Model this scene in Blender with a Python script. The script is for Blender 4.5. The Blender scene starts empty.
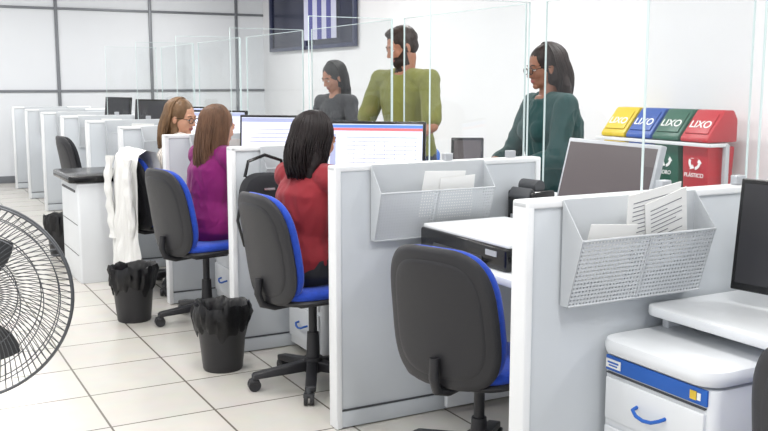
import bpy, bmesh, math, random
from mathutils import Vector, Matrix, noise
random.seed(7)
V=Vector
rad=math.radians
scene=bpy.context.scene
scene.view_settings.view_transform='Standard'
T=Matrix.Translation
def RZ(a): return Matrix.Rotation(rad(a),4,'Z')
def RY(a): return Matrix.Rotation(rad(a),4,'Y')
def RX(a): return Matrix.Rotation(rad(a),4,'X')
def S2L(c):
    out=[]
    for v in c[:3]:
        v=v/255
        out.append(v/12.92 if v<=.04045 else ((v+.055)/1.055)**2.4)
    return (out[0],out[1],out[2],1)
# ---------------------------------------------------------------- materials
def mat(name,col,rough=.5,metal=0,spec=.5,var=0,vscale=6,bump=0,bscale=200,emit=0,coat=0,stretch=None,sheen=0,sss=0):
    m=bpy.data.materials.new(name); m.use_nodes=True
    nt=m.node_tree; p=nt.nodes['Principled BSDF']
    c=S2L(col)
    p.inputs['Base Color'].default_value=c
    p.inputs['Roughness'].default_value=rough
    p.inputs['Metallic'].default_value=metal
    p.inputs['Specular IOR Level'].default_value=spec
    p.inputs['Coat Weight'].default_value=coat
    p.inputs['Sheen Weight'].default_value=sheen
    if sss:
        p.inputs['Subsurface Weight'].default_value=sss
        p.inputs['Subsurface Radius'].default_value=(.02,.008,.004)
        p.inputs['Subsurface Scale'].default_value=.5
    if emit:
        p.inputs['Emission Color'].default_value=c
        p.inputs['Emission Strength'].default_value=emit
    if var or bump:
        tc=nt.nodes.new('ShaderNodeTexCoord'); src=tc.outputs['Object']
        if stretch:
            mp=nt.nodes.new('ShaderNodeMapping'); mp.inputs['Scale'].default_value=stretch
            nt.links.new(src,mp.inputs['Vector']); src=mp.outputs['Vector']
    if var:
        n=nt.nodes.new('ShaderNodeTexNoise'); n.inputs['Scale'].default_value=vscale; n.inputs['Detail'].default_value=4
        nt.links.new(src,n.inputs['Vector'])
        r=nt.nodes.new('ShaderNodeValToRGB')
        r.color_ramp.elements[0].position=.3; r.color_ramp.elements[1].position=.7
        r.color_ramp.elements[0].color=(c[0]*(1-var),c[1]*(1-var),c[2]*(1-var),1)
        r.color_ramp.elements[1].color=(min(1,c[0]*(1+var)),min(1,c[1]*(1+var)),min(1,c[2]*(1+var)),1)
        nt.links.new(n.outputs['Fac'],r.inputs['Fac']); nt.links.new(r.outputs['Color'],p.inputs['Base Color'])
    if bump:
        n=nt.nodes.new('ShaderNodeTexNoise'); n.inputs['Scale'].default_value=bscale; n.inputs['Detail'].default_value=3
        nt.links.new(src,n.inputs['Vector'])
        b=nt.nodes.new('ShaderNodeBump'); b.inputs['Strength'].default_value=bump; b.inputs['Distance'].default_value=.004
        nt.links.new(n.outputs['Fac'],b.inputs['Height']); nt.links.new(b.outputs['Normal'],p.inputs['Normal'])
    return m
M_white=mat('white_laminate',(224,227,230),.4,var=.02)
M_panel=mat('grey_laminate',(198,203,208),.45,var=.03,vscale=3,bump=.05,bscale=300)
M_edge=mat('panel_edge_white',(230,232,234),.35)
M_alu=mat('aluminium',(170,174,178),.35,metal=.7)
M_wall=mat('wall_paint',(231,231,233),.6,var=.015,vscale=2)
M_wallpanel=mat('wall_panel',(222,225,229),.4,var=.015,vscale=1)
M_mull=mat('wall_profile',(120,123,128),.4,metal=.3)
M_ceil=mat('ceiling_paint',(235,235,235),.8,var=.01)
M_black=mat('black_plastic',(36,36,40),.45,bump=.25,bscale=350)
M_blackg=mat('black_gloss',(16,16,18),.2)
M_dark=mat('dark_grey_plastic',(66,68,72),.5)
M_blue=mat('blue_fabric',(20,66,178),.8,var=.12,vscale=60,bump=.3,bscale=500,sheen=.2)
M_blackfab=mat('black_fabric',(34,35,40),.85,bump=.3,bscale=500)
M_bluepl=mat('blue_plastic',(30,95,185),.4)
M_chrome=mat('chrome',(200,200,205),.2,metal=1)
M_bag=mat('bin_bag_plastic',(17,17,20),.42,spec=.4,bump=.6,bscale=40)
M_paper=mat('paper',(240,240,238),.7,var=.01)
M_ink=mat('ink',(110,113,120),.7)
M_screen=mat('screen_lit',(214,220,240),.3,emit=.5)
M_scr_w=mat('screen_white',(228,228,246),.3,emit=.55)
M_scr_b=mat('screen_blue',(90,130,205),.3,emit=.5)
M_scr_r=mat('screen_red',(205,110,115),.3,emit=.5)
M_scr_g=mat('screen_grey',(165,172,205),.3,emit=.4)
M_off=mat('screen_off',(84,76,78),.22,spec=.6)
M_off2=mat('screen_off_black',(40,40,44),.2,spec=.6)
M_silver=mat('silver_plastic',(180,183,188),.3,metal=.3)
M_fan=mat('fan_wire',(96,98,102),.35,metal=.6)
M_fanbody=mat('fan_body',(60,62,66),.4)
M_lamp=mat('lamp_diffuser',(255,255,255),.5,emit=2.5)
M_glassedge=mat('acrylic_edge',(205,220,220),.15)
M_cloth_w=mat('white_cloth',(232,232,230),.85,bump=.3,bscale=120,sheen=.2)
M_shoe=mat('shoe_leather',(30,28,28),.4)
M_eye=mat('eye_white',(215,208,202),.25)
M_iris=mat('iris',(35,22,15),.15)
M_lip=mat('lips',(146,78,74),.45)

def glass_mat():
    m=bpy.data.materials.new('acrylic'); m.use_nodes=True; nt=m.node_tree; nt.nodes.clear()
    o=nt.nodes.new('ShaderNodeOutputMaterial'); mx=nt.nodes.new('ShaderNodeMixShader')
    tr=nt.nodes.new('ShaderNodeBsdfTransparent'); tr.inputs['Color'].default_value=(.955,.967,.967,1)
    gl=nt.nodes.new('ShaderNodeBsdfGlossy'); gl.inputs['Roughness'].default_value=.04
    lw=nt.nodes.new('ShaderNodeLayerWeight'); lw.inputs['Blend'].default_value=.5
    pw=nt.nodes.new('ShaderNodeMath'); pw.operation='POWER'; pw.inputs[1].default_value=3.5
    ml=nt.nodes.new('ShaderNodeMath'); ml.operation='MULTIPLY_ADD'; ml.inputs[1].default_value=.35; ml.inputs[2].default_value=.04
    nt.links.new(lw.outputs['Facing'],pw.inputs[0]); nt.links.new(pw.outputs[0],ml.inputs[0]); nt.links.new(ml.outputs[0],mx.inputs[0])
    nt.links.new(tr.outputs[0],mx.inputs[1]); nt.links.new(gl.outputs[0],mx.inputs[2])
    nt.links.new(mx.outputs[0],o.inputs[0]); return m
M_glass=glass_mat()
def perf_mat():
    m=bpy.data.materials.new('perforated_steel'); m.use_nodes=True; nt=m.node_tree
    p=nt.nodes['Principled BSDF']; p.inputs['Base Color'].default_value=S2L((200,204,208)); p.inputs['Roughness'].default_value=.4
    o=nt.nodes['Material Output']
    tc=nt.nodes.new('ShaderNodeTexCoord'); sp=nt.nodes.new('ShaderNodeSeparateXYZ'); nt.links.new(tc.outputs['Object'],sp.inputs[0])
    def math_(op,a,b=None):
        n=nt.nodes.new('ShaderNodeMath'); n.operation=op
        for i,v in enumerate((a,b)):
            if v is None: continue
            if isinstance(v,(int,float)): n.inputs[i].default_value=v
            else: nt.links.new(v,n.inputs[i])
        return n.outputs[0]
    def fr(s): 
        f=math_('FRACT',math_('MULTIPLY',s,1/.0125)); return math_('POWER',math_('SUBTRACT',f,.5),2)
    d=math_('SQRT',math_('ADD',fr(sp.outputs['X']),fr(sp.outputs['Z'])))
    hole=math_('LESS_THAN',d,.24)
    tr=nt.nodes.new('ShaderNodeBsdfTransparent'); mx=nt.nodes.new('ShaderNodeMixShader')
    nt.links.new(hole,mx.inputs[0]); nt.links.new(p.outputs[0],mx.inputs[1]); nt.links.new(tr.outputs[0],mx.inputs[2])
    nt.links.new(mx.outputs[0],o.inputs[0]); return m
M_perf=perf_mat()
M_steel=mat('painted_steel',(190,194,198),.4)
def tile_mat():
    m=bpy.data.materials.new('floor_tiles'); m.use_nodes=True; nt=m.node_tree; p=nt.nodes['Principled BSDF']
    tc=nt.nodes.new('ShaderNodeTexCoord'); mp=nt.nodes.new('ShaderNodeMapping'); mp.inputs['Location'].default_value=(.12,.18,0)
    br=nt.nodes.new('ShaderNodeTexBrick'); br.offset=0; br.squash=1
    br.inputs['Scale'].default_value=1; br.inputs['Brick Width'].default_value=.45; br.inputs['Row Height'].default_value=.45
    br.inputs['Mortar Size'].default_value=.005; br.inputs['Mortar Smooth'].default_value=.1
    br.inputs['Color1'].default_value=S2L((213,209,202)); br.inputs['Color2'].default_value=S2L((206,203,196)); br.inputs['Mortar'].default_value=S2L((116,110,102))
    nt.links.new(tc.outputs['Object'],mp.inputs['Vector']); nt.links.new(mp.outputs[0],br.inputs['Vector'])
    n=nt.nodes.new('ShaderNodeTexNoise'); n.inputs['Scale'].default_value=9; n.inputs['Detail'].default_value=5
    nt.links.new(tc.outputs['Object'],n.inputs['Vector'])
    mx=nt.nodes.new('ShaderNodeMix'); mx.data_type='RGBA'; mx.blend_type='MULTIPLY'; mx.inputs[0].default_value=.12
    nt.links.new(br.outputs['Color'],mx.inputs[6]); nt.links.new(n.outputs['Color'],mx.inputs[7]); nt.links.new(mx.outputs[2],p.inputs['Base Color'])
    p.inputs['Roughness'].default_value=.25
    return m
M_tile=tile_mat()
def stripe_mat():
    m=bpy.data.materials.new('striped_fabric'); m.use_nodes=True; nt=m.node_tree; p=nt.nodes['Principled BSDF']
    tc=nt.nodes.new('ShaderNodeTexCoord'); w=nt.nodes.new('ShaderNodeTexWave'); w.bands_direction='Y'; w.inputs['Scale'].default_value=14
    r=nt.nodes.new('ShaderNodeValToRGB'); r.color_ramp.elements[0].position=.45; r.color_ramp.elements[1].position=.55
    r.color_ramp.elements[0].color=S2L((150,142,138)); r.color_ramp.elements[1].color=S2L((225,219,212))
    nt.links.new(tc.outputs['Object'],w.inputs['Vector']); nt.links.new(w.outputs['Color'],r.inputs[0]); nt.links.new(r.outputs[0],p.inputs['Base Color'])
    p.inputs['Roughness'].default_value=.85
    return m
# ---------------------------------------------------------------- mesh builder
class B:
    def __init__(s): s.v=[]; s.f=[]; s.k=[]; s.mats=[]
    def mi(s,m):
        if m not in s.mats: s.mats.append(m)
        return s.mats.index(m)
    def add(s,tb,m,M=None):
        i=s.mi(m); n=len(s.v)
        tb.verts.index_update()
        if M is not None: s.v.extend([tuple(M@v.co) for v in tb.verts])
        else: s.v.extend([tuple(v.co) for v in tb.verts])
        for f in tb.faces: s.f.append([n+v.index for v in f.verts]); s.k.append(i)
        tb.free()
    def box(s,c,size,m,bev=0,R=None,M=None):
        tb=bmesh.new(); bmesh.ops.create_cube(tb,size=1); bmesh.ops.scale(tb,vec=V(size),verts=tb.verts)
        if bev: bmesh.ops.bevel(tb,geom=tb.edges[:],offset=bev,segments=3,profile=.5,affect='EDGES')
        X=T(V(c))
        if R is not None: X=X@R
        if M is not None: X=M@X
        s.add(tb,m,X)
    def rbox(s,c,size,m,r,bev=.004,M=None):  # vertical edges rounded by r
        tb=bmesh.new(); bmesh.ops.create_cube(tb,size=1); bmesh.ops.scale(tb,vec=V(size),verts=tb.verts)
        ed=[e for e in tb.edges if abs(e.verts[0].co.x-e.verts[1].co.x)<1e-5 and abs(e.verts[0].co.y-e.verts[1].co.y)<1e-5]
        bmesh.ops.bevel(tb,geom=ed,offset=r,segments=6,profile=.5,affect='EDGES')
        ed=[e for e in tb.edges if e.calc_face_angle(0)>1.2]
        bmesh.ops.bevel(tb,geom=ed,offset=bev,segments=2,profile=.5,affect='EDGES')
        X=T(V(c)); 
        if M is not None: X=M@X
        s.add(tb,m,X)
    def cyl(s,p0,p1,r0,m,r1=None,seg=20,M=None):
        p0=V(p0);p1=V(p1); r1=r0 if r1 is None else r1
        tb=bmesh.new(); d=p1-p0
        bmesh.ops.create_cone(tb,cap_ends=True,segments=seg,radius1=r0,radius2=r1,depth=d.length)
        X=T((p0+p1)/2)@d.to_track_quat('Z','Y').to_matrix().to_4x4()
        if M is not None: X=M@X
        s.add(tb,m,X)
    def sph(s,c,r,m,M=None,u=16,v=10):
        if not hasattr(r,'__len__'): r=(r,r,r)
        tb=bmesh.new(); bmesh.ops.create_uvsphere(tb,u_segments=u,v_segments=v,radius=1)
        X=T(V(c))@Matrix.Diagonal((r[0],r[1],r[2],1))
        if M is not None: X=M@X
        s.add(tb,m,X)
    def tube(s,pts,r,m,seg=8,closed=False,r1=None,M=None):
        pts=[V(p) for p in pts]
        if M is not None: pts=[M@p for p in pts]
        n=len(pts); mi=s.mi(m); base=len(s.v)
        up=None
        cs=[(math.cos(2*math.pi*k/seg),math.sin(2*math.pi*k/seg)) for k in range(seg)]
        for i,p in enumerate(pts):
            if closed: t=(pts[(i+1)%n]-pts[i-1])
            else: t=pts[min(i+1,n-1)]-pts[max(i-1,0)]
            t.normalize()
            if up is None:
                up=V((0,0,1)) if abs(t.z)<.9 else V((1,0,0))
            a=(up-t*up.dot(t)).normalized(); up=a; b=t.cross(a)
            rr=r if r1 is None else r+(r1-r)*i/(n-1)
            for c,sn in cs: s.v.append(tuple(p+(a*c+b*sn)*rr))
        m_=n if closed else n-1
        for i in range(m_):
            A=base+i*seg; C=base+((i+1)%n)*seg
            for k in range(seg):
                s.f.append([A+k,A+(k+1)%seg,C+(k+1)%seg,C+k]); s.k.append(mi)
        if not closed:
            s.f.append([base+k for k in range(seg)][::-1]); s.k.append(mi)
            s.f.append([base+(n-1)*seg+k for k in range(seg)]); s.k.append(mi)
    def prism(s,poly,ext,m,M=None,bev=0):
        tb=bmesh.new(); ext=V(ext)
        a=[tb.verts.new(V(p)) for p in poly]; b=[tb.verts.new(V(p)+ext) for p in poly]; n=len(poly)
        tb.faces.new(a[::-1]); tb.faces.new(b)
        for i in range(n): tb.faces.new((a[i],a[(i+1)%n],b[(i+1)%n],b[i]))
        bmesh.ops.recalc_face_normals(tb,faces=tb.faces)
        if bev: bmesh.ops.bevel(tb,geom=tb.edges[:],offset=bev,segments=2,profile=.5,affect='EDGES')
        s.add(tb,m,M)
    def quad(s,pts,m,M=None):
        tb=bmesh.new(); tb.faces.new([tb.verts.new(V(p)) for p in pts]); s.add(tb,m,M)
    def pad(s,W,H,Th,m,M=None,p=3.4,deform=None,seg=48,taper=0):
        prof=[(0,-1),(.3,-1),(.6,-.98),(.8,-.93),(.92,-.78),(.98,-.45),(1,0),(.98,.45),(.92,.78),(.8,.93),(.6,.98),(.3,1),(0,1)]
        tb=bmesh.new(); rings=[]
        def pt(r,h,k):
            a=2*math.pi*k/seg; c=math.cos(a); sn=math.sin(a)
            y=W/2*math.copysign(abs(c)**(2/p),c)*r; z=H/2*math.copysign(abs(sn)**(2/p),sn)*r
            y*=1-taper*(z/(H/2))
            q=V((h*Th/2,y,z))
            return deform(q) if deform else q
        for r,h in prof:
            if r==0: rings.append([tb.verts.new(pt(0,h,0))])
            else: rings.append([tb.verts.new(pt(r,h,k)) for k in range(seg)])
        for i in range(len(rings)-1):
            A=rings[i];C=rings[i+1]
            for k in range(seg):
                k2=(k+1)%seg
                if len(A)==1: tb.faces.new((A[0],C[k2],C[k]))
                elif len(C)==1: tb.faces.new((A[k],A[k2],C[0]))
                else: tb.faces.new((A[k],A[k2],C[k2],C[k]))
        bmesh.ops.recalc_face_normals(tb,faces=tb.faces)
        s.add(tb,m,M)
    def text(s,txt,size,m,M):
        c=bpy.data.curves.new('t','FONT'); c.body=txt; c.size=size; c.align_x='CENTER'; c.align_y='CENTER'; c.extrude=.0008; c.offset=size*.012
        o=bpy.data.objects.new('t',c); scene.collection.objects.link(o)
        dg=bpy.context.evaluated_depsgraph_get(); me=bpy.data.meshes.new_from_object(o.evaluated_get(dg))
        bpy.data.objects.remove(o); bpy.data.curves.remove(c)
        tb=bmesh.new(); tb.from_mesh(me); bpy.data.meshes.remove(me); s.add(tb,m,M)
    def mesh(s,name,ang=38):
        me=bpy.data.meshes.new(name); me.from_pydata(s.v,[],s.f); me.polygons.foreach_set('material_index',s.k)
        for m in s.mats: me.materials.append(m)
        me.update(); me.shade_smooth(); me.set_sharp_from_angle(angle=rad(ang)); return me
    def obj(s,name,loc=(0,0,0),rz=0,parent=None,ang=38): return put(s.mesh(name,ang),name,loc,rz,parent)
def put(me,name,loc=(0,0,0),rz=0,parent=None):
    o=bpy.data.objects.new(name,me); scene.collection.objects.link(o)
    o.location=loc; o.rotation_euler=(0,0,rad(rz))
    if parent: o.parent=parent
    return o
# ---------------------------------------------------------------- people (built first so their temporary meshes stay cheap)
def rc(bm,p0,p1,r0,r1):
    p0=V(p0);p1=V(p1); d=p1-p0
    for p,r in ((p0,r0),(p1,r1)): bmesh.ops.create_uvsphere(bm,u_segments=16,v_segments=10,radius=r,matrix=T(p))
    if d.length>1e-4:
        bmesh.ops.create_cone(bm,cap_ends=True,segments=16,radius1=r0,radius2=r1,depth=d.length,matrix=T((p0+p1)/2)@d.to_track_quat('Z','Y').to_matrix().to_4x4())
def el(bm,c,r,M=None):
    X=T(V(c))@Matrix.Diagonal((r[0],r[1],r[2],1))
    if M is not None: X=M@X
    bmesh.ops.create_uvsphere(bm,u_segments=20,v_segments=14,radius=1,matrix=X)
def lf(bm,rings,seg=28):
    R=[]
    for c,W,D in rings: R.append([bm.verts.new(c+W*math.cos(2*math.pi*k/seg)+D*math.sin(2*math.pi*k/seg)) for k in range(seg)])
    fs=[]
    for A,C in zip(R,R[1:]):
        for k in range(seg): fs.append(bm.faces.new((A[k],A[(k+1)%seg],C[(k+1)%seg],C[k])))
    fs.append(bm.faces.new(R[0][::-1])); fs.append(bm.faces.new(R[-1]))
    bmesh.ops.recalc_face_normals(bm,faces=fs)
def remesh(bm,name,vox,it,mats,fn=None,wr=0,ws=9):
    me=bpy.data.meshes.new('t'); bm.to_mesh(me); bm.free(); o=bpy.data.objects.new('t',me); scene.collection.objects.link(o)
    md=o.modifiers.new('r','REMESH'); md.mode='VOXEL'; md.voxel_size=vox; md.adaptivity=0
    sm=o.modifiers.new('s','SMOOTH'); sm.factor=.5; sm.iterations=it
    dg=bpy.context.evaluated_depsgraph_get(); m2=bpy.data.meshes.new_from_object(o.evaluated_get(dg)); m2.name=name
    bpy.data.objects.remove(o); bpy.data.meshes.remove(me)
    if wr:
        ns=[v.normal.copy() for v in m2.vertices]
        for v,n in zip(m2.vertices,ns):
            p=v.co; q=V((p.x*ws,p.y*ws,p.z*ws*.55))
            k=noise.noise(q)+.6*(1-2*abs(noise.noise(q*2.1+V((3,1,2)))))
            v.co=p+n*(k*wr)
    m2.materials.clear()
    for m in mats: m2.materials.append(m)
    if fn:
        for f in m2.polygons: f.material_index=fn(f.center)
    else:
        m2.polygons.foreach_set('material_index',[0]*len(m2.polygons))
    m2.shade_smooth()
    return m2
def person(name,loc,rz,J,skin,shirt,pants,hairm,scale=1,female=True,sleeve=.7,hairlen=.3,hairstyle='long',glasses=False,beard=False,head=(0,0,0),wave=.012,seed=1,wk=1.0,phmin=68,vol=1.0):
    rnd=random.Random(seed)
    emp=bpy.data.objects.new(name,None); scene.collection.objects.link(emp); emp.location=loc; emp.rotation_euler=(0,0,rad(rz)); emp.scale=(scale,)*3
    J={k:V(v) for k,v in J.items()}
    HM=T(J['head'])@RZ(head[0])@RY(head[1])@RX(head[2])
    sp=[J['pel'],J['waist'],J['chest'],J['neck']]
    shw=(J['shL']-J['shR']).length/2
    def torso(bm,ex,top=True):
        S0=(sp[1]-sp[0]).normalized(); S1=(sp[2]-sp[1]).normalized(); S2=(sp[3]-sp[2]).normalized()
        W=(J['shL']-J['shR']).normalized(); Wp=V((0,1,0))
        hip=.175 if female else .165; wst=.13 if female else .15
        def ring(c,S,Wd,w,d): 
            D=Wd.cross(S).normalized(); return (c,Wd*(w*wk+ex),D*(d*wk+ex))
        shc=(J['shL']+J['shR'])/2
        rs=[ring(sp[0]-S0*(.10+ex),S0,Wp,.10,.08),ring(sp[0]-S0*.05,S0,Wp,hip*.95,.115),ring(sp[0]+S0*.02,S0,Wp,hip,.118),
            ring(sp[1],S1,(Wp+W).normalized(),wst,.10),ring(sp[1].lerp(sp[2],.55),S1,W,wst+.012,.11),ring(sp[2],S2,W,shw*.86,.115),
            ring(shc-S2*.04,S2,W,shw*.88,.095),ring(shc+S2*.012,S2,W,shw*.70,.07)]
        if top: rs.append(ring(sp[3]+S2*.0,S2,W,.055,.055))
        else: rs.append(ring(shc+S2*.035,S2,W,.085,.065))
        lf(bm,rs)
        for k in ('L','R'):
            rc(bm,J['sh'+k],shc.lerp(J['sh'+k],.35)+V((0,0,.005)),.052+ex,.058+ex)
            if female: 
                s=1 if k=='L' else -1; F=W.cross(S2).normalized()
                if F.x<0: F=-F
                el(bm,sp[2]+F*(.075*wk)+W*(s*.07)+S2*(-.01),(.058+ex,.062+ex,.06+ex))
    # ---- body
    bm=bmesh.new(); torso(bm,0)
    rc(bm,J['neck']-V((0,0,.03)),HM@V((-.02,0,-.07)),.056 if female else .064,.05 if female else .06)
    for k,s in (('L',1),('R',-1)):
        a,e,w=J['sh'+k],J['el'+k],J['wr'+k]
        g=1 if not female else .88
        rc(bm,a,a.lerp(e,.45),.050*g,.046*g); rc(bm,a.lerp(e,.45),e,.046*g,.037*g); rc(bm,e,e.lerp(w,.3),.038*g,.039*g); rc(bm,e.lerp(w,.3),w,.039*g,.025*g)
        h_,kn,an=J['hip'+k],J['kn'+k],J['an'+k]
        rc(bm,h_,kn,.084,.055); c=kn.lerp(an,.35); rc(bm,kn,c,.053,.052); rc(bm,c,an,.052,.034)
        toe=an+V((.14,s*.02,-.045)); rc(bm,an-V((.03,0,.04)),toe,.035,.03)
        d=(w-e).normalized(); 
        hd=V((d.x,d.y,d.z*.3)) 
        hd=hd.normalized(); n=V((0,0,-1)); n=(n-hd*n.dot(hd)).normalized(); sd=hd.cross(n)
        sd=sd if (sd.y*s<0) else -sd
        for q,(off,ln,rr) in enumerate(((.033,.072,.0085),(.011,.082,.0088),(-.011,.076,.0085),(-.032,.06,.0075))):
            kp=w+hd*(.088-.004*abs(q-1))+sd*off-n*.003
            rc(bm,w+hd*.012+sd*off*.5,kp,.017,.0125)
            dirn=(hd+sd*off*2.2).normalized(); cur=kp; ang=.18+.06*q
            for jn,fr in enumerate((.45,.32,.23)):
                dd=(dirn*math.cos(ang)+n*math.sin(ang)); nx=cur+dd*ln*fr
                rc(bm,cur,nx,rr*(1.05-.1*jn),rr*(.97-.1*jn)); cur=nx; ang+=.38
        tb0=w+hd*.025+sd*.022; t1=w+hd*.055+sd*.05+n*.008; t2=t1+(hd*.9+sd*.35+n*.25).normalized()*.032; t3=t2+(hd+n*.3).normalized()*.026
        rc(bm,tb0,t1,.016,.0125); rc(bm,t1,t2,.0115,.010); rc(bm,t2,t3,.010,.008)
    def rcl(p0,p1,r0,r1): rc(bm,HM@V(p0),HM@V(p1),r0,r1)
    el(bm,(-.014,0,.026),(.096,.075,.088),HM); el(bm,(.016,0,-.018),(.070,.064,.088),HM); el(bm,(.026,0,-.070),(.052,.048,.040),HM)
    el(bm,(.064,0,-.094),(.018,.022,.016),HM); el(bm,(.050,.032,-.026),(.028,.026,.03),HM); el(bm,(.050,-.032,-.026),(.028,.026,.03),HM)
    el(bm,(.072,0,.026),(.014,.045,.011),HM)
    rcl((.082,0,.010),(.101,0,-.032),.0075,.0105)
    for s in (1,-1):
        el(bm,(.092,s*.012,-.037),(.010,.0075,.0075),HM); el(bm,(-.006,s*.077,-.012),(.02,.008,.031),HM); rcl((.082,s*.02,.0175),(.074,s*.045,.018),.007,.006)
        el(bm,(.0735,s*.032,.0045),(.011,.017,.0095),HM)
    el(bm,(.079,0,-.0585),(.011,.024,.006),HM); el(bm,(.078,0,-.0685),(.011,.020,.0065),HM)
    if beard:
        el(bm,(.034,0,-.080),(.050,.051,.037),HM); el(bm,(.060,0,-.098),(.022,.028,.02),HM)
    HI=HM.inverted(); hc=J['head']
    mats=[skin,M_lip,hairm]
    def fn(c):
        if c.z<hc.z-.2: return 0
        q=HI@c
        if abs(q.y)<.1 and abs(q.x)<.15 and q.z>-.14:
            if q.x>.078 and (q.z+.0635)**2/.0105**2+(q.y/.024)**2<1: return 1
            if beard:
                lim=-.048 if q.x>.06 else -.048+(.06-q.x)*.9
                if q.x>.0 and q.z<lim and not (q.x<.05 and q.z<-.112): return 2
        return 0
    put(remesh(bm,'body',.0048,3,mats,fn),'body',parent=emp)
    b=B()
    for s in (1,-1):
        b.sph((.0755,s*.032,-.0005),(.0098,.0140,.0078),M_eye,M=HM); b.sph((.0812,s*.032,-.001),(.0050,.0062,.0062),M_iris,M=HM)
        b.tube([(.086,s*.014,.0195),(.086,s*.03,.0255),(.076,s*.049,.021)],.003,hairm,6,M=HM)
        b.tube([(.0815,s*.018,.003),(.0855,s*.031,.0075),(.078,s*.046,.003)],.0026,skin,6,M=HM)
    b.obj('eyes_and_brows',parent=emp)
    bm=bmesh.new(); torso(bm,.013,top=False)
    for k in ('L','R'):
        a,e,w=J['sh'+k],J['el'+k],J['wr'+k]; g=1 if not female else .9
        if sleeve<=1:
            p=a.lerp(e,sleeve); rc(bm,a,p,.062*g,(.060*g if not female else .052))
        else:
            rc(bm,a,e,.058*g*wk,.05*g*wk); rc(bm,e,e.lerp(w,sleeve-1),.05*g*wk,.04*g)
    put(remesh(bm,'shirt',.007,4,[shirt],None,.008,11),'shirt',parent=emp)
    bm=bmesh.new()
    S0=(sp[1]-sp[0]).normalized(); Wp=V((0,1,0)); D=Wp.cross(S0).normalized(); hip=.175 if female else .165
    lf(bm,[(sp[0]-S0*.12,Wp*(.12*wk),D*.10),(sp[0]-S0*.05,Wp*(hip*wk+.012),D*(.13*wk)),(sp[0]+S0*.03,Wp*(hip*wk+.008),D*(.124*wk)),(sp[0]+S0*.05,Wp*(.15*wk+.005),D*(.112*wk))])
    for k in ('L','R'):
        h_,kn,an=J['hip'+k],J['kn'+k],J['an'+k]
        rc(bm,h_,kn,.097,.070); rc(bm,kn,kn.lerp(an,.9),.068,.055)
    put(remesh(bm,'trousers',.009,4,[pants],None,.004,8),'trousers',parent=emp)
    bm=bmesh.new()
    for k,s in (('L',1),('R',-1)):
        an=J['an'+k]; hz=V((an.x-.035,an.y,.042)); tz=V((an.x+.15,an.y+s*.02,.034))
        rc(bm,hz,tz,.042,.034); rc(bm,V((an.x,an.y,.075)),V((an.x+.06,an.y,.05)),.044,.04); el(bm,(an.x+.11,an.y+s*.018,.032),(.07,.045,.031))
    put(remesh(bm,'shoes',.007,3,[M_shoe]),'shoes',parent=emp)
    bm=bmesh.new()
    if hairstyle=='short':
        el(bm,(-.024,0,.040),(.098,.083,.088),HM); el(bm,(-.05,0,-.0),(.063,.074,.07),HM); el(bm,(.022,0,.098),(.055,.055,.028),HM)
        for s in (1,-1): el(bm,(.012,s*.07,.02),(.02,.012,.035),HM)
        put(remesh(bm,'hair',.005,2,[hairm],None,.003,50),'hair',parent=emp)
    else:
        el(bm,(-.03,0,.034),(.104,.090,.096),HM); el(bm,(-.045,0,-.04),(.078,.088*vol,.08),HM)
        base=HM@V((-.06,0,-.05)); L=hairlen
        lf(bm,[(base+V((0,0,.06)),V((0,.08*vol,0)),V((.055,0,0))),(base,V((0,.088*vol,0)),V((.055*vol,0,0))),(base+V((-.02,0,-L*.4)),V((0,.094*vol,0)),V((.045*vol,0,0))),
               (base+V((-.035,0,-L*.75)),V((0,.082*vol,0)),V((.034*vol,0,0))),(base+V((-.03,0,-L)),V((0,.05,0)),V((.02,0,0)))])
        put(remesh(bm,'hair',.006,3,[hairm],None,.003,45),'hair',parent=emp)
        b=B(); N=300
        for i in range(N):
            ph=rad(rnd.uniform(phmin,360-phmin)); ex,ey=math.cos(ph),math.sin(ph); jr=rnd.uniform(.985,1.035)
            pts=[]
            for j in range(7):
                th=rad(5+j*15); rr=math.sin(th); zz=math.cos(th)
                pts.append(HM@V((-.03+.106*ex*rr*jr+.012*(1-rr),.092*ey*rr*jr*(1+(vol-1)*rr*max(0,(j-3)/3)),.034+.097*zz*jr)))
            p0=pts[-1]; Ls=L*rnd.uniform(.8,1.06)+.04; off=rnd.uniform(0,6)
            for j in range(1,9):
                t=j/8; pts.append(p0+V((-.035*t-.02*math.sin(t*3)*(1 if ex<0 else .6)+wave*.6*math.cos(off+t*8)*t,-ey*.03*t*t+wave*math.sin(off+t*9)*t,-Ls*t)))
            b.tube(pts,.0042,hairm,5,r1=.0022)
        b.obj('hair_strands',parent=emp,ang=180)
    if glasses:
        b=B()
        for s in (1,-1):
            n=24; b.tube([(.098,s*.033+.024*math.cos(2*math.pi*k/n),-.004+.018*math.sin(2*math.pi*k/n)) for k in range(n)],.0024,M_blackg,6,True,M=HM)
            b.tube([(.097,s*.056,.002),(.06,s*.076,.004),(-.0,s*.084,.0)],.002,M_blackg,6,M=HM)
        b.tube([(.098,.01,.0),(.103,0,.004),(.098,-.01,0)],.002,M_blackg,6,M=HM)
        b.obj('glasses',parent=emp)
    return emp
def seated(lean=.06,hx=0,hy=0,shw=.165,el_=(.10,.235,.76),wr=(.36,.17,.80)):
    J=dict(pel=(0,0,.60),waist=(lean*.25,0,.73),chest=(lean*.7,0,.90),neck=(lean*1.1,0,1.045),head=(lean*1.3+.02+hx,hy,1.165))
    for k,s in (('L',1),('R',-1)):
        J['sh'+k]=(lean,s*shw,.99); J['el'+k]=(lean+el_[0],s*el_[1],el_[2]); J['wr'+k]=(wr[0],s*wr[1],wr[2])
        J['hip'+k]=(.01,s*.09,.585); J['kn'+k]=(.41,s*.12,.565); J['an'+k]=(.38,s*.12,.10)
    return J
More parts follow.
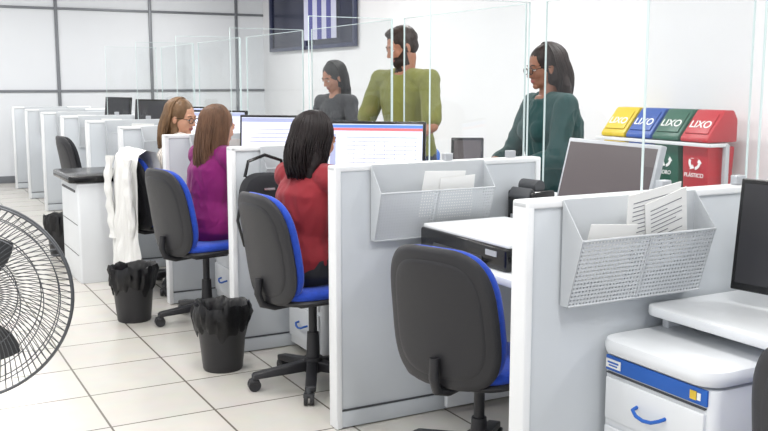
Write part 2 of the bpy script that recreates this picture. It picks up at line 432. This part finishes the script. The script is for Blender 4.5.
def standing(lean=.03,shw=.19,el_=(.04,.26,1.13),wr=(.27,.2,1.02),hx=.02):
    J=dict(pel=(0,0,.95),waist=(lean*.3,0,1.10),chest=(lean*.7,0,1.30),neck=(lean*1.1,0,1.475),head=(lean*1.3+hx,0,1.62))
    for k,s in (('L',1),('R',-1)):
        J['sh'+k]=(lean,s*shw,1.415); J['el'+k]=(lean+el_[0],s*el_[1],el_[2]); J['wr'+k]=(lean+wr[0],s*wr[1],wr[2])
        J['hip'+k]=(0,s*.09,.92); J['kn'+k]=(.02,s*.11,.50); J['an'+k]=(-.02,s*.12,.09)
    return J
SK1=mat('skin_light',(196,146,120),.5,var=.04,vscale=15,sss=.1); SK2=mat('skin_tan',(168,116,90),.5,var=.04,vscale=15,sss=.1); SK3=mat('skin_brown',(138,92,70),.5,var=.04,vscale=15,sss=.1)
def hmat(n,c): return mat(n,c,.5,var=.4,vscale=30,stretch=(1,1,.15),spec=.3)
H_black=hmat('hair_black',(20,17,17)); H_dkbrown=hmat('hair_dark_brown',(36,24,21)); H_man=hmat('hair_short_brown',(46,34,28)); H_wavy=hmat('hair_brown_highlights',(100,72,54)); H_blond=hmat('hair_honey',(108,82,58)); H_red=hmat('hair_dark_auburn',(22,13,14))
def fab(n,c): return mat(n,c,.85,var=.08,vscale=10,bump=.2,bscale=400,sheen=.1)
F_red=fab('red_blouse',(134,28,38)); F_purple=fab('magenta_top',(122,8,96)); F_green=fab('olive_shirt',(122,124,58)); F_teal=fab('teal_blouse',(12,60,60)); F_grey=fab('charcoal_top',(34,34,40))
F_jean=fab('dark_jeans',(36,44,66)); F_blk=fab('black_trousers',(30,30,34)); F_str=stripe_mat()
person('seated_woman',(1.70,4.00,0),16,seated(.07),SK2,F_red,F_blk,H_red,sleeve=1.3,hairlen=.17,wave=.014,head=(5,10,0),seed=2,vol=1.1)
person('seated_woman',(1.70,5.42,0),16,seated(.07),SK1,F_purple,F_purple,H_wavy,sleeve=.55,hairlen=.36,wave=.024,head=(5,8,0),seed=3)
person('seated_woman',(1.79,6.42,0),0,seated(.04),SK1,F_str,F_jean,H_blond,scale=1.02,sleeve=1.5,hairlen=.2,glasses=True,head=(-52,10,0),seed=4,wave=.016,phmin=88)
person('standing_man',(3.05,5.31,0),200,standing(.06,.20,el_=(.07,.28,1.14),wr=(.28,.14,1.0)),SK2,F_green,F_jean,H_man,scale=1.02,female=False,sleeve=.85,hairstyle='short',beard=True,head=(-24,18,0),seed=5,wk=1.03)
person('standing_woman',(3.11,3.88,0),172,standing(.06,.175,el_=(.09,.25,1.14),wr=(.34,.10,1.08)),SK3,F_teal,F_blk,H_dkbrown,scale=.93,sleeve=1.55,hairlen=.15,wave=.006,glasses=True,head=(-4,10,0),seed=6,wk=1.25,phmin=84,vol=1.12)
person('standing_woman',(3.10,6.47,0),200,standing(.05,.165,wr=(.26,.15,1.05)),SK2,F_grey,F_jean,H_black,scale=.905,sleeve=.8,hairlen=.18,wave=.008,head=(-10,22,0),seed=7,phmin=80)
# ---------------------------------------------------------------- room shell
X0,X1,Y0,Y1,HC=-3.5,5.5,-3.0,14.3,3.0
b=B(); b.box(((X0+X1)/2,(Y0+Y1)/2,-.05),(X1-X0,Y1-Y0,.1),M_tile); b.obj('floor')
b=B(); b.box(((X0+X1)/2,(Y0+Y1)/2,HC+.05),(X1-X0,Y1-Y0,.1),M_ceil); b.obj('ceiling')
b=B(); b.box(((X0+X1)/2,Y1+.05,HC/2),(X1-X0+.2,.1,HC),M_wallpanel); b.obj('wall_back')
b=B(); b.box((X1+.05,(Y0+Y1)/2,HC/2),(.1,Y1-Y0,HC),M_wall); b.obj('wall_right')
b=B()
x=5.05
while x>X0:
    b.box((x,Y1-.012,HC/2),(.045,.024,HC),M_mull,.003); x-=1.35
for z in (1.30,2.47): b.box(((X0+X1)/2,Y1-.01,z),(X1-X0,.02,.035),M_mull,.003)
b.obj('trim_1')
b=B(); b.box(((X0+X1)/2,Y1-.012,.05),(X1-X0,.02,.1),M_mull,.003); b.obj('baseboard_back')
b=B(); b.box((X1-.01,(Y0+Y1)/2,.05),(.02,Y1-Y0-.1,.1),M_wallpanel,.003); b.obj('baseboard_right')
# window with vertical blinds on right wall
M_navy=mat('window_dark_blue',(22,28,56),.2,spec=.5,var=.2,vscale=2)
M_blind=mat('blind_slat',(190,192,212),.6); M_blind2=mat('blind_slat_violet',(70,72,138),.6); M_frm=mat('window_frame',(60,66,92),.4)
b=B(); wy0,wy1,wz0,wz1=10.95,13.85,1.91,2.95; wx=X1-.02
b.box((wx,(wy0+wy1)/2,(wz0+wz1)/2),(.02,wy1-wy0,wz1-wz0),M_navy)
for y in (wy0,wy1,(wy0+wy1)/2+.1): b.box((wx-.02,y,(wz0+wz1)/2),(.05,.05,wz1-wz0+.05),M_frm,.004)
for z in (wz0,wz1): b.box((wx-.02,(wy0+wy1)/2,z),(.05,wy1-wy0,.05),M_frm,.004)
for i in range(7):
    y=11.5+i*.15
    b.box((wx-.06,y,(wz0+wz1)/2+.04),(.006,.09,wz1-wz0-.12),(M_blind2 if i%2==1 else M_blind),R=RZ(25))
b.obj('window_1')
# ceiling lamps
def lamp(x,y,p):
    b=B(); b.box((0,0,-.03),(.34,1.24,.05),M_white,.004); b.box((0,0,-.058),(.3,1.2,.01),M_lamp); b.obj('ceiling_lamp',(x,y,HC))
    l=bpy.data.lights.new('lamp_light','AREA'); l.shape='RECTANGLE'; l.size=.3; l.size_y=1.2; l.energy=p; l.color=(1,.99,.97)
    o=bpy.data.objects.new('lamp_light',l); scene.collection.objects.link(o); o.location=(x,y,HC-.08)
for x in (-.8,1.3,3.9):
    for y in (.8,3.6,6.4,9.2,12.2): lamp(x,y,42 if x>3 else 31)
w=bpy.data.worlds.new('World'); scene.world=w; w.use_nodes=True
w.node_tree.nodes['Background'].inputs[0].default_value=(.95,.965,1,1); w.node_tree.nodes['Background'].inputs[1].default_value=1.06
# ---------------------------------------------------------------- partitions
PY=[.89,2.154,3.419,4.675,5.94,7.196,8.46,9.717,10.98,12.24,13.50]
PX0,PX1,PH,PT=1.595,2.62,1.1,.07
L=PX1-PX0
b=B()
b.box((L/2,0,PH/2+.01),(L-.02,PT-.016,PH-.04),M_panel,.002)
b.box((.014,0,PH/2),(.028,PT,PH-.004),M_edge,.005)
b.box((L-.014,0,PH/2),(.028,PT,PH-.004),M_edge,.005)
b.box((L/2,0,PH-.012),(L,PT,.024),M_edge,.006)
b.box((L/2,0,.04),(L-.02,PT-.006,.07),M_panel,.003)
b.box((L/2,0,.08),(L-.02,PT-.003,.006),M_dark)
me=b.mesh('office_partition')
for y in PY: put(me,'office_partition',(PX0,y,0))
# acrylic screens
def sheet(b,x0,x1,y0,y1,z0,z1):
    t=.003
    if x1-x0>y1-y0:
        yc=(y0+y1)/2; hw=(y1-y0)
        b.quad([(x0,yc,z0),(x1,yc,z0),(x1,yc,z1),(x0,yc,z1)],M_glass)
        b.box((x0,yc,(z0+z1)/2),(t,hw,z1-z0),M_glassedge); b.box((x1,yc,(z0+z1)/2),(t,hw,z1-z0),M_glassedge)
        b.box(((x0+x1)/2,yc,z1),(x1-x0,hw,t),M_glassedge)
    else:
        xc=(x0+x1)/2; hw=x1-x0
        b.quad([(xc,y0,z0),(xc,y1,z0),(xc,y1,z1),(xc,y0,z1)],M_glass)
        b.box((xc,y0,(z0+z1)/2),(hw,t,z1-z0),M_glassedge); b.box((xc,y1,(z0+z1)/2),(hw,t,z1-z0),M_glassedge)
        b.box((xc,(y0+y1)/2,z1),(hw,y1-y0,t),M_glassedge)
b=B(); sheet(b,.46,.97,-.004,.004,.002,.68)
for xx in (.55,.88): b.box((xx,0,.0165),(.04,.03,.03),M_silver,.003)
me=b.mesh('acrylic_side_screen')
for y in PY[1:8]: put(me,'acrylic_side_screen',(PX0,y,PH))
BW=1.262-.09
b=B(); b.box((2.6,0,.44),(.03,BW,.84),M_panel,.003); b.box((2.71,0,.895),(.28,BW,.03),M_white,.008)
b.box((2.6,0,.80),(.04,BW,.02),M_alu)
for s in (-1,1): b.prism([(2.6,s*.45,.88),(2.82,s*.45,.88),(2.6,s*.45,.66)],(0,.02,0),M_alu)
mec=b.mesh('service_counter')
b=B(); sheet(b,2.596,2.604,-BW/2+.03,BW/2-.03,.912,1.78)
meg=b.mesh('acrylic_screen')
for i in range(len(PY)-1):
    yc=(PY[i]+PY[i+1])/2; put(mec,'service_counter',(0,yc,0))
    if i<7: put(meg,'acrylic_screen',(0,yc,0))
# desks
def desk_mesh(x0):
    b=B(); D=2.58-x0
    b.rbox((x0+D/2,0,.745),(D,BW,.03),M_white,.05,.006)
    b.box((2.5,0,.5),(.02,BW-.1,.4),M_panel)
    for s in (-1,1): b.box((2.3,s*(BW/2-.03),.38),(.4,.025,.7),M_white,.004); 
    return b.mesh('office_desk')
md=desk_mesh(1.88); md0=desk_mesh(2.03)
for i in range(len(PY)-1): put(md0 if i==0 else md,'office_desk',(0,(PY[i]+PY[i+1])/2,0))
# drawer pedestals
M_yel=mat('label_yellow',(225,190,60),.5)
def pedestal():
    b=B(); W=.43;D=.5;Hh=.69
    b.rbox((D/2,0,Hh/2-.01),(D,W,Hh-.1),M_white,.03,.006)
    b.rbox((D/2-.01,0,Hh-.03),(D+.03,W+.02,.05),M_white,.07,.018)
    b.box((-.003,0,.607),(.008,W-.04,.045),M_bluepl,.002)
    b.box((-.009,-.15,.607),(.003,.022,.024),M_yel); b.box((-.009,-.17,.607),(.002,.012,.02),M_paper)
    b.box((-.009,.16,.607),(.003,.06,.026),M_paper); b.box((-.0108,.16,.611),(.002,.045,.005),M_bluepl); b.box((-.0108,.16,.602),(.002,.035,.004),M_bluepl)
    for z,h in ((.50,.14),(.35,.14),(.175,.19)):
        b.box((-.004,0,z),(.014,W-.05,h-.012),M_white,.004)
        pts=[(-.01,.055,z+.008),(-.03,.052,z+.004),(-.038,.03,z-.006),(-.04,.0,z-.01),(-.038,-.03,z-.006),(-.03,-.052,z+.004),(-.01,-.055,z+.008)]
        b.tube(pts,.0055,M_bluepl,8)
    b.box((-.002,0,.577),(.012,W-.05,.004),M_dark)
    for x in (.06,D-.06):
        for s in (-1,1): b.cyl((x,s*.16-.012,.028),(x,s*.16+.012,.028),.026,M_black); b.box((x,s*.16,.055),(.03,.03,.02),M_black)
    return b.mesh('drawer_pedestal')
mp=pedestal()
for i in range(len(PY)-1):
    if i!=1: put(mp,'drawer_pedestal',(1.88 if i==0 else 1.9,PY[i+1]-.265,0))
# mesh pockets
def pocket(papers,w):
    b=B()
    b.box((w/2,-.003,.155),(w,.004,.31),M_steel,.0015)
    zt=.2; F=.095
    b.quad([(0,-.035,0),(w,-.035,0),(w,-F,zt),(0,-F,zt)],M_perf)
    b.box((w/2,-.018,0),(w,.036,.004),M_steel)
    for x in (0,w):
        b.prism([(x-.0015,-.004,0),(x-.0015,-.035,0),(x-.0015,-F,zt),(x-.0015,-.004,.31)],(.003,0,0),M_steel)
    b.tube([(0,-F,zt),(w,-F,zt)],.004,M_steel); b.tube([(0,-.035,0),(w,-.035,0)],.004,M_steel)
    b.prism([(w/2-.0015,-.004,0),(w/2-.0015,-.035,0),(w/2-.0015,-F+.005,zt-.01),(w/2-.0015,-.004,zt)],(.003,0,0),M_steel)
    b.box((w/2,-.0665,.1),(.008,.003,.2),M_steel,R=RX(16.7))
    for (cx,cz,pw,ph,tx,ln) in papers:
        M=T((cx,-.05,cz))@RX(14)@RY(tx)
        b.box((0,0,0),(pw,.002,ph),M_paper,M=M)
        if ln:
            z=ph/2-.03
            while z>-ph/2+.02:
                wl=pw*random.choice((.75,.6,.72,.4)); b.box((-pw/2+.02+wl/2,-.0016,z),(wl,.0006,.0025),M_ink,M=M); z-=.014
    return b.mesh('wall_file_pocket')
pk1=pocket([(.13,.15,.18,.18,4,0),(.30,.215,.2,.25,-10,1),(.36,.2,.16,.24,-18,1)],.52)
pk2=pocket([(.31,.18,.2,.2,2,0),(.38,.16,.17,.19,-3,0)],.55)
for i,y in enumerate(PY[1:]):
    put(pk1 if i==0 else pk2,'wall_file_pocket',(1.72 if i==0 else 1.755,y-PT/2-.001,.79))
# ---------------------------------------------------------------- chairs
def chair(dh=0,fab=M_blue):
    b=B()
    for k in range(5):
        a=72*k+20
        M=RZ(a)
        b.prism([(.03,-.028,.075),(.03,-.028,.125),(.29,-.018,.085),(.29,-.018,.06)],(0,.05,0),M_black,M=M,bev=.005)
        b.cyl((.285,0,.05),(.285,0,.08),.012,M_dark,M=M)
        for q in (-1,1): b.cyl((.285,q*.014-.008,.029),(.285,q*.014+.008,.029),.029,M_black,M=M)
        b.box((.285,0,.045),(.045,.05,.02),M_black,.006,M=M)
    b.cyl((0,0,.07),(0,0,.14),.045,M_black); b.cyl((0,0,.13),(0,0,.26+dh),.033,M_black,r1=.028); b.cyl((0,0,.26+dh),(0,0,.42+dh),.02,M_black)
    b.box((0,0,.42+dh),(.22,.16,.04),M_black,.01)
    b.tube([(.02,.06,.42+dh),(.05,.2,.42+dh),(.06,.27,.425+dh)],.006,M_black)
    def ds(q): return V((q.x+.16*q.y*q.y,q.y,q.z))
    b.pad(.48,.47,.04,M_black,M=T((0,0,.448+dh))@RY(-90),deform=ds)
    b.pad(.47,.46,.06,fab,M=T((0,0,.476+dh))@RY(-90),deform=ds)
    b.tube([(-.08,0,.415+dh),(-.2,0,.41+dh),(-.265,0,.43+dh),(-.285,0,.48+dh),(-.28,0,.55+dh)],.018,M_black,8)
    def db(q): return V((q.x+.7*q.y*q.y-.15*(q.z+.05)**2,q.y,q.z))
    M=T((-.262,0,.69+dh))@RY(-8)
    b.pad(.455,.52,.04,M_black,M=M,deform=db,taper=.05)
    b.pad(.37,.43,.012,M_black,M=M@T((-.019,0,0)),deform=db,taper=.05)
    b.pad(.45,.5,.055,fab,M=M@T((.034,0,0)),deform=db,taper=.05)
    return b.mesh('office_chair',50)
mch=chair(); mchl=chair(-.06); mchb=chair(0,M_blackfab)
put(mchl,'office_chair',(1.90,2.79,0),22)
put(mch,'office_chair',(1.755,3.98,0),6)
put(mch,'office_chair',(1.68,5.38,0),12)
put(mch,'office_chair',(1.77,6.42,0),5)
put(mchb,'office_chair',(1.76,9.0,0),5)
put(mchl,'office_chair',(1.99,1.23,0),5)
put(mchb,'office_chair',(4.2,3.5,0),120)
# ---------------------------------------------------------------- monitors
def monitor(W,H,zc,mode,tilt=-6):
    b=B(); bez=M_silver if mode=='off_silver' else M_blackg
    M=T((0,0,zc))@RY(-tilt)
    b.box((.012,0,0),(.028,W,H),bez,.005,M=M)
    b.box((.03,0,-.01),(.03,W*.6,H*.6),bez,.01,M=M)
    e=.014
    scr={'off':M_off2,'off_silver':M_off}.get(mode,M_screen)
    b.box((-.0025,0,.004),(.002,W-2*e,H-2*e-.01),scr,M=M)
    w=W-2*e; h=H-2*e-.01; X=-.0042
    if mode=='table':
        b.box((X,0,h/2-.008),(.001,w,.016),M_scr_b,M=M); b.box((X,0,h/2-.024),(.001,w,.014),M_scr_r,M=M)
        b.box((X,-.04,-.03),(.001,w-.12,h-.1),M_scr_w,M=M)
        for i in range(9): b.box((X-.0008,-.04,h/2-.065-i*.022),(.0006,w-.13,.0035),M_scr_g,M=M)
        for i in range(7): b.box((X-.0008,-.22+i*.055,-.03),(.0006,.0025,h-.11),M_scr_g,M=M)
        b.box((X-.0008,w/2-.03,0),(.0006,.03,h-.1),M_scr_g,M=M)
    if mode=='page':
        b.box((X,0,h/2-.012),(.001,w,.024),M_scr_g,M=M)
        b.box((X,0,-.02),(.001,w-.08,h-.07),M_scr_w,M=M)
        for i in range(7): b.box((X-.0008,.04,h/2-.07-i*.026),(.0006,w*random.uniform(.4,.7),.005),M_scr_g,M=M)
    b.box((.055,0,.762+(zc-.762)/2),(.02,.05,zc-.762),bez,.005)
    b.rbox((.06,0,.768),(.19,.23,.012),bez,.05,.004)
    return b.mesh('computer_monitor')
put(monitor(.52,.29,1.075,'off_silver',-14),'computer_monitor',(2.37,2.68,0),-2)
put(monitor(.54,.31,1.075,'table',-4),'computer_monitor',(2.285,4.36,0),48)
mm=monitor(.5,.29,1.08,'page',-4)
put(mm,'computer_monitor',(2.22,5.58,0),45)
put(mm,'computer_monitor',(2.22,6.76,0),40)
put(mm,'computer_monitor',(2.35,7.9,0),30)
mo=monitor(.48,.3,1.12,'off')
put(mo,'computer_monitor',(2.30,8.9,0),30); put(mo,'computer_monitor',(2.3,10.4,0),20)
put(monitor(.5,.34,.975,'off'),'computer_monitor',(2.335,1.745,0),10)
# keyboards, mice
b=B(); b.box((0,0,.772),(.15,.42,.018),M_blackg,.004)
for i in range(5):
    for j in range(14): b.box((-.055+i*.027,-.185+j*.0285,.785),(.021,.023,.008),M_dark)
mk=b.mesh('keyboard')
for y in (2.42,4.05,5.35,6.5,7.8,1.4): put(mk,'keyboard',(2.07 if y>2 else 2.14,y,0),0)
b=B(); b.sph((0,0,.78),(.055,.03,.02),M_blackg)
mmo=b.mesh('computer_mouse')
for y in (3.73,5.05,6.2): put(mmo,'computer_mouse',(2.08,y,0))
b=B()
b.box((.21,0,.805),(.42,.60,.085),M_blackg,.01); b.box((.215,0,.853),(.41,.59,.02),M_edge,.008)
b.box((.23,0,.8645),(.33,.48,.004),M_white,.001)
b.box((-.001,.02,.79),(.006,.34,.018),M_dark); b.box((-.001,-.21,.82),(.006,.07,.02),M_silver)
b.box((-.03,0,.77),(.07,.3,.008),M_blackg,.003)
b.obj('desktop_printer',(1.93,2.98,0))
b=B(); b.box((0,0,.87),(.14,.16,.2),M_blackg,.015); b.box((-.05,0,.95),(.06,.12,.05),M_dark,.01,R=RY(30)); b.box((-.072,0,.85),(.006,.1,.03),M_silver)
b.cyl((.0,-.05,.985),(.0,.05,.985),.03,M_dark)
b.obj('label_printer',(2.49,3.28,0),10)
b=B(); b.box((0,0,.917),(.12,.12,.012),M_blackg,.005); b.box((.02,0,.99),(.02,.04,.14),M_blackg,.005); b.box((.0,0,1.08),(.02,.17,.13),M_blackg,.006,R=RY(15)); b.box((-.0115,0,1.081),(.002,.14,.10),M_off,R=RY(15))
b.obj('counter_display',(2.72,4.14,0),55)
# storage cabinet
b=B(); b.rbox((.185,.325,.36),(.36,.65,.72),M_white,.02,.004)
b.rbox((.165,.33,.75),(.43,.70,.05),M_blackg,.04,.01)
for z in (.2,.42): b.box((.005,.325,z),(.006,.58,.004),M_dark)
b.box((.003,.325,.66),(.01,.5,.015),M_dark)
for s in (.05,.6): b.box((.19,s,.01),(.3,.05,.02),M_black)
b.obj('storage_cabinet',(1.205,6.83,0))
# handbag
b=B(); b.pad(.28,.24,.12,M_blackfab,p=3,taper=.12,M=RZ(90))
b.tube([(-.11,0,.1),(-.09,0,.18),(0,0,.21),(.09,0,.18),(.11,0,.1)],.009,M_blackg)
b.tube([(-.13,0,.0),(-.16,-.02,-.12),(-.13,-.03,-.25),(-.05,-.03,-.3)],.008,M_blackg)
b.box((0,-.062,.04),(.06,.006,.012),M_chrome)
b.obj('handbag',(1.75,4.56,.85))
# waste bins
def wbin():
    b=B(); seg=40
    prof=[(.095,0),(.1,.01),(.128,.3),(.134,.305),(.134,.315),(.124,.315),(.1,.05)]
    tb=bmesh.new(); rings=[[tb.verts.new((r*math.cos(2*math.pi*k/seg),r*math.sin(2*math.pi*k/seg),z)) for k in range(seg)] for r,z in prof]
    for A,C in zip(rings,rings[1:]):
        for k in range(seg): tb.faces.new((A[k],A[(k+1)%seg],C[(k+1)%seg],C[k]))
    tb.faces.new(rings[0][::-1]); tb.faces.new(rings[-1]); b.add(tb,M_black)
    tb=bmesh.new(); seg=80
    pr=[(.122,.19,.4),(.131,.215,.9),(.139,.25,1.),(.143,.28,1.),(.146,.31,.9),(.138,.34,1.),(.122,.33,.6),(.112,.26,.6),(.1,.15,.3)]
    rings=[]
    for r,z,am in pr:
        row=[]
        for k in range(seg):
            a=2*math.pi*k/seg
            n=noise.noise(V((math.cos(a)*5,math.sin(a)*5,z*9)))+.7*noise.noise(V((math.cos(a)*14,math.sin(a)*14,z*20)))
            zz=z+.03*noise.noise(V((math.cos(a)*3,math.sin(a)*3,1.7)))*(1 if z<.2 else .7)
            if z==.19: zz+=.09*noise.noise(V((math.cos(a)*2.5,math.sin(a)*2.5,5)))
            row.append(tb.verts.new(((r+n*.02*am)*math.cos(a),(r+n*.02*am)*math.sin(a),zz)))
        rings.append(row)
    for A,C in zip(rings,rings[1:]):
        for k in range(seg): tb.faces.new((A[k],A[(k+1)%seg],C[(k+1)%seg],C[k]))
    tb.faces.new(rings[-1])
    b.add(tb,M_bag)
    return b.mesh('waste_bin',60)
mb=wbin()
put(mb,'waste_bin',(1.30,5.63,0),40); put(mb,'waste_bin',(1.46,4.44,0)); put(mb,'waste_bin',(1.3,8.1,0),90)
# white jacket over chair back
def jacket():
    b=B(); tb=bmesh.new(); nu,nv=60,52; W=.45
    prof=[(-.34,.20),(-.345,.45),(-.345,.7),(-.345,.9),(-.325,.975),(-.27,.995),(-.20,.975),(-.175,.9),(-.18,.75)]
    def P(t):
        f=t*(len(prof)-1); i=min(int(f),len(prof)-2); f-=i; return prof[i][0]*(1-f)+prof[i+1][0]*f, prof[i][1]*(1-f)+prof[i+1][1]*f
    g=[]
    for j in range(nv):
        t=j/(nv-1); x,z=P(t); row=[]
        for i in range(nu):
            u=i/(nu-1)-.5; y=u*W*(1+ .2*(1-t))
            low=max(0,1-z/.98)
            fold=math.sin(u*30+z*3+math.sin(u*9))*.03*low+noise.noise(V((u*7,z*5,t)))*.035*(low+.25)
            zz=z+(.2*noise.noise(V((u*3.5,2,3)))-.16*abs(u+.1))*(1-t)**3*2.
            row.append(tb.verts.new((x-abs(fold)*1.3+.7*y*y*.6,y,zz)))
        g.append(row)
    for j in range(nv-1):
        for i in range(nu-1): tb.faces.new((g[j][i],g[j][i+1],g[j+1][i+1],g[j+1][i]))
    b.add(tb,M_cloth_w)
    for s,zl in ((-1,.42),(1,.36)):   # empty sleeves: flattened cloth tubes with folds
        tb=bmesh.new(); n=22; sg=20; rr=[]
        for j in range(n):
            t=j/(n-1); z=.93+(zl-.93)*t; ring=[]
            for k in range(sg):
                a=2*math.pi*k/sg
                w_=.055-.012*t+.008*math.sin(z*40)*t; d_=.02+.006*math.sin(z*55+1)
                nn=.012*noise.noise(V((math.cos(a)*2,math.sin(a)*2+s,z*9)))
                ring.append(tb.verts.new((-.365-.01*math.sin(t*5)+(d_+nn)*math.cos(a),s*(.185+.03*math.sin(t*2.5))+(w_+nn)*math.sin(a),z)))
            rr.append(ring)
        for A,C in zip(rr,rr[1:]):
            for k in range(sg): tb.faces.new((A[k],A[(k+1)%sg],C[(k+1)%sg],C[k]))
        b.add(tb,M_cloth_w)
    return b
jacket().obj('white_jacket',(1.77,6.42,0),5,ang=180)
# ---------------------------------------------------------------- recycling bins
def rbins():
    emp=bpy.data.objects.new('recycling_bin_station',None); scene.collection.objects.link(emp); emp.location=(5.22,0,0)
    ya,yb=4.66,5.82; ym=(ya+yb)/2
    b=B()
    for y in (ya,yb):
        b.box((0,y,.5),(.035,.035,1.0),M_steel,.004); b.box((0,y,.02),(.42,.05,.04),M_steel,.004)
    for z in (.5,.99): b.box((-.0,ym,z),(.035,yb-ya,.03),M_steel,.004)
    b.box((-.165,ym,.995),(.02,yb-ya,.025),M_edge,.004); 
    for y in (ya,yb): b.box((-.08,y,.995),(.17,.025,.025),M_edge,.004)
    b.obj('stand',parent=emp)
    cols=[((212,184,34),5.66,'METAL'),((30,78,160),5.38,'PAPEL'),((24,88,68),5.10,'VIDRO'),((184,32,44),4.82,'PLÁSTICO')]
    for col,y,word in cols:
        m=mat('bin_'+word.lower(),col,.4); b=B(); w=.13
        b.prism([(-.11,y-w+.012,.56),(.11,y-w+.012,.56),(.135,y-w+.012,.98),(-.135,y-w+.012,.98)],(0,2*w-.024,0),m,bev=.012)
        b.prism([(-.15,y-w,1.01),(.14,y-w,1.01),(.14,y-w,1.17),(.10,y-w,1.235),(.01,y-w,1.235),(-.15,y-w,1.04)],(0,2*w,0),m,bev=.012)
        sl=V((.16,0,.195)).normalized()
        F=Matrix(((0,sl.x,-sl.z,-.07),(-1,0,0,y),(0,sl.z,sl.x,1.1375),(0,0,0,1)))
        b.box((0,0,.004),(.21,.18,.012),m,.004,M=F)
        b.text('LIXO',.085,M_paper,F@T((0,-.015,.012)))
        F2=Matrix(((0,0,-1,-.128),(-1,0,0,y),(0,1,0,.84),(0,0,0,1)))
        Mf=F2@RX(-3.5)
        for k in range(3):
            M3=Mf@T((0,.03,.003))@RZ(120*k)@Matrix.Scale(.85,4)
            poly=[]
            for t in range(7):
                a=rad(40+t*12); poly.append((math.cos(a)*.066,math.sin(a)*.066,0))
            for t in range(6,-1,-1):
                a=rad(40+t*12); poly.append((math.cos(a)*.042,math.sin(a)*.042,0))
            b.prism(poly,(0,0,.003),M_paper,M=M3)
            a=rad(112); a2=rad(150)
            b.prism([(math.cos(a)*.08,math.sin(a)*.08,0),(math.cos(a2)*.054,math.sin(a2)*.054,0),(math.cos(a)*.028,math.sin(a)*.028,0)],(0,0,.003),M_paper,M=M3)
        b.text(word,.04,M_paper,Mf@T((0,-.065,.003)))
        b.obj('bin_'+word.lower().replace('á','a'),parent=emp)
rbins()
# visitor chairs
def vchair():
    b=B()
    def db(q): return V((q.x+.6*q.y*q.y,q.y,q.z))
    b.pad(.44,.42,.03,M_bluepl,M=T((0,0,.45))@RY(-90),deform=lambda q:V((q.x+.25*q.y*q.y,q.y,q.z)))
    b.pad(.44,.34,.025,M_bluepl,M=T((-.24,0,.72))@RY(-10),deform=db)
    for s in (-1,1):
        b.tube([(.2,s*.19,0),(.17,s*.19,.43),(-.17,s*.19,.43),(-.22,s*.17,.6),(-.26,s*.15,.8)],.012,M_black)
        b.tube([(-.17,s*.19,.43),(-.24,s*.19,0)],.012,M_black)
    b.tube([(.17,-.19,.42),(.17,.19,.42)],.012,M_black)
    return b.mesh('visitor_chair',50)
mv=vchair()
for y in (4.35,4.95,5.55,6.15,6.75): put(mv,'visitor_chair',(3.8,y,0),178)
# ---------------------------------------------------------------- fan
def fan():
    b=B(); R=.27; D=.07
    def circ(r,x,n=72): return [(x,r*math.cos(2*math.pi*k/n),r*math.sin(2*math.pi*k/n)) for k in range(n)]
    M=T((0,0,.852))
    b.tube(circ(R,0),.0045,M_fan,8,True,M=M); b.tube(circ(R-.004,.012),.003,M_fan,8,True,M=M)
    for sd in (1,-1):
        for r in (.235,.19,.13,.075):
            x=sd*D*(1-(r/R)**2.5); b.tube(circ(r,x,56),.0016,M_fan,6,True,M=M)
        n=90
        for k in range(n):
            a0=2*math.pi*k/n; pts=[]
            for j in range(9):
                t=j/8; r=.05+(R-.05)*t; a=a0+.55*(1-t)**1.3
                pts.append((sd*D*(1-(r/R)**2.5),r*math.cos(a),r*math.sin(a)))
            b.tube(pts,.0012,M_fan,5,M=M)
        b.cyl((sd*(D-.006),0,0),(sd*(D+.006),0,0),.056,M_fanbody,M=M)
    b.cyl((-.03,0,0),(.03,0,0),.045,M_fanbody,M=M)
    for k in range(3):
        a=rad(60+120*k)
        tb=bmesh.new(); g=[]
        for j in range(8):
            r=.04+.15*j/7; row=[]
            for i in range(7):
                u=(i/6-.5); ww=.5*(.5+.9*math.sin(math.pi*(j/7*.75+.15)))
                aa=a+u*ww*1.0; row.append(tb.verts.new((u*.06,r*math.cos(aa),r*math.sin(aa))))
            g.append(row)
        for j in range(7):
            for i in range(6): tb.faces.new((g[j][i],g[j][i+1],g[j+1][i+1],g[j+1][i]))
        b.add(tb,M_fanbody,M)
    b.cyl((-.03,0,.852),(-.19,0,.852),.07,M_fanbody,r1=.05); b.sph((-.19,0,.852),(.03,.05,.05),M_fanbody)
    b.cyl((-.12,0,.03),(-.12,0,.81),.018,M_fan); b.cyl((-.12,0,.03),(-.12,0,.45),.024,M_fanbody)
    b.cyl((-.12,0,0),(-.12,0,.03),.21,M_fanbody,r1=.19,seg=48); b.cyl((-.12,0,.03),(-.12,0,.07),.06,M_fanbody,r1=.03)
    return b.obj('pedestal_fan',(.18,2.69,0),-94,ang=50)
fan()
# ---------------------------------------------------------------- camera
cam=bpy.data.cameras.new('camera'); co=bpy.data.objects.new('camera',cam); scene.collection.objects.link(co); scene.camera=co
cam.lens=44.06; cam.sensor_width=36
co.location=(0,0,1.435)
ya=rad(28.24); pi_=rad(8.11)
d=V((math.sin(ya)*math.cos(pi_),math.cos(ya)*math.cos(pi_),-math.sin(pi_)))
co.rotation_euler=d.to_track_quat('-Z','Y').to_euler()
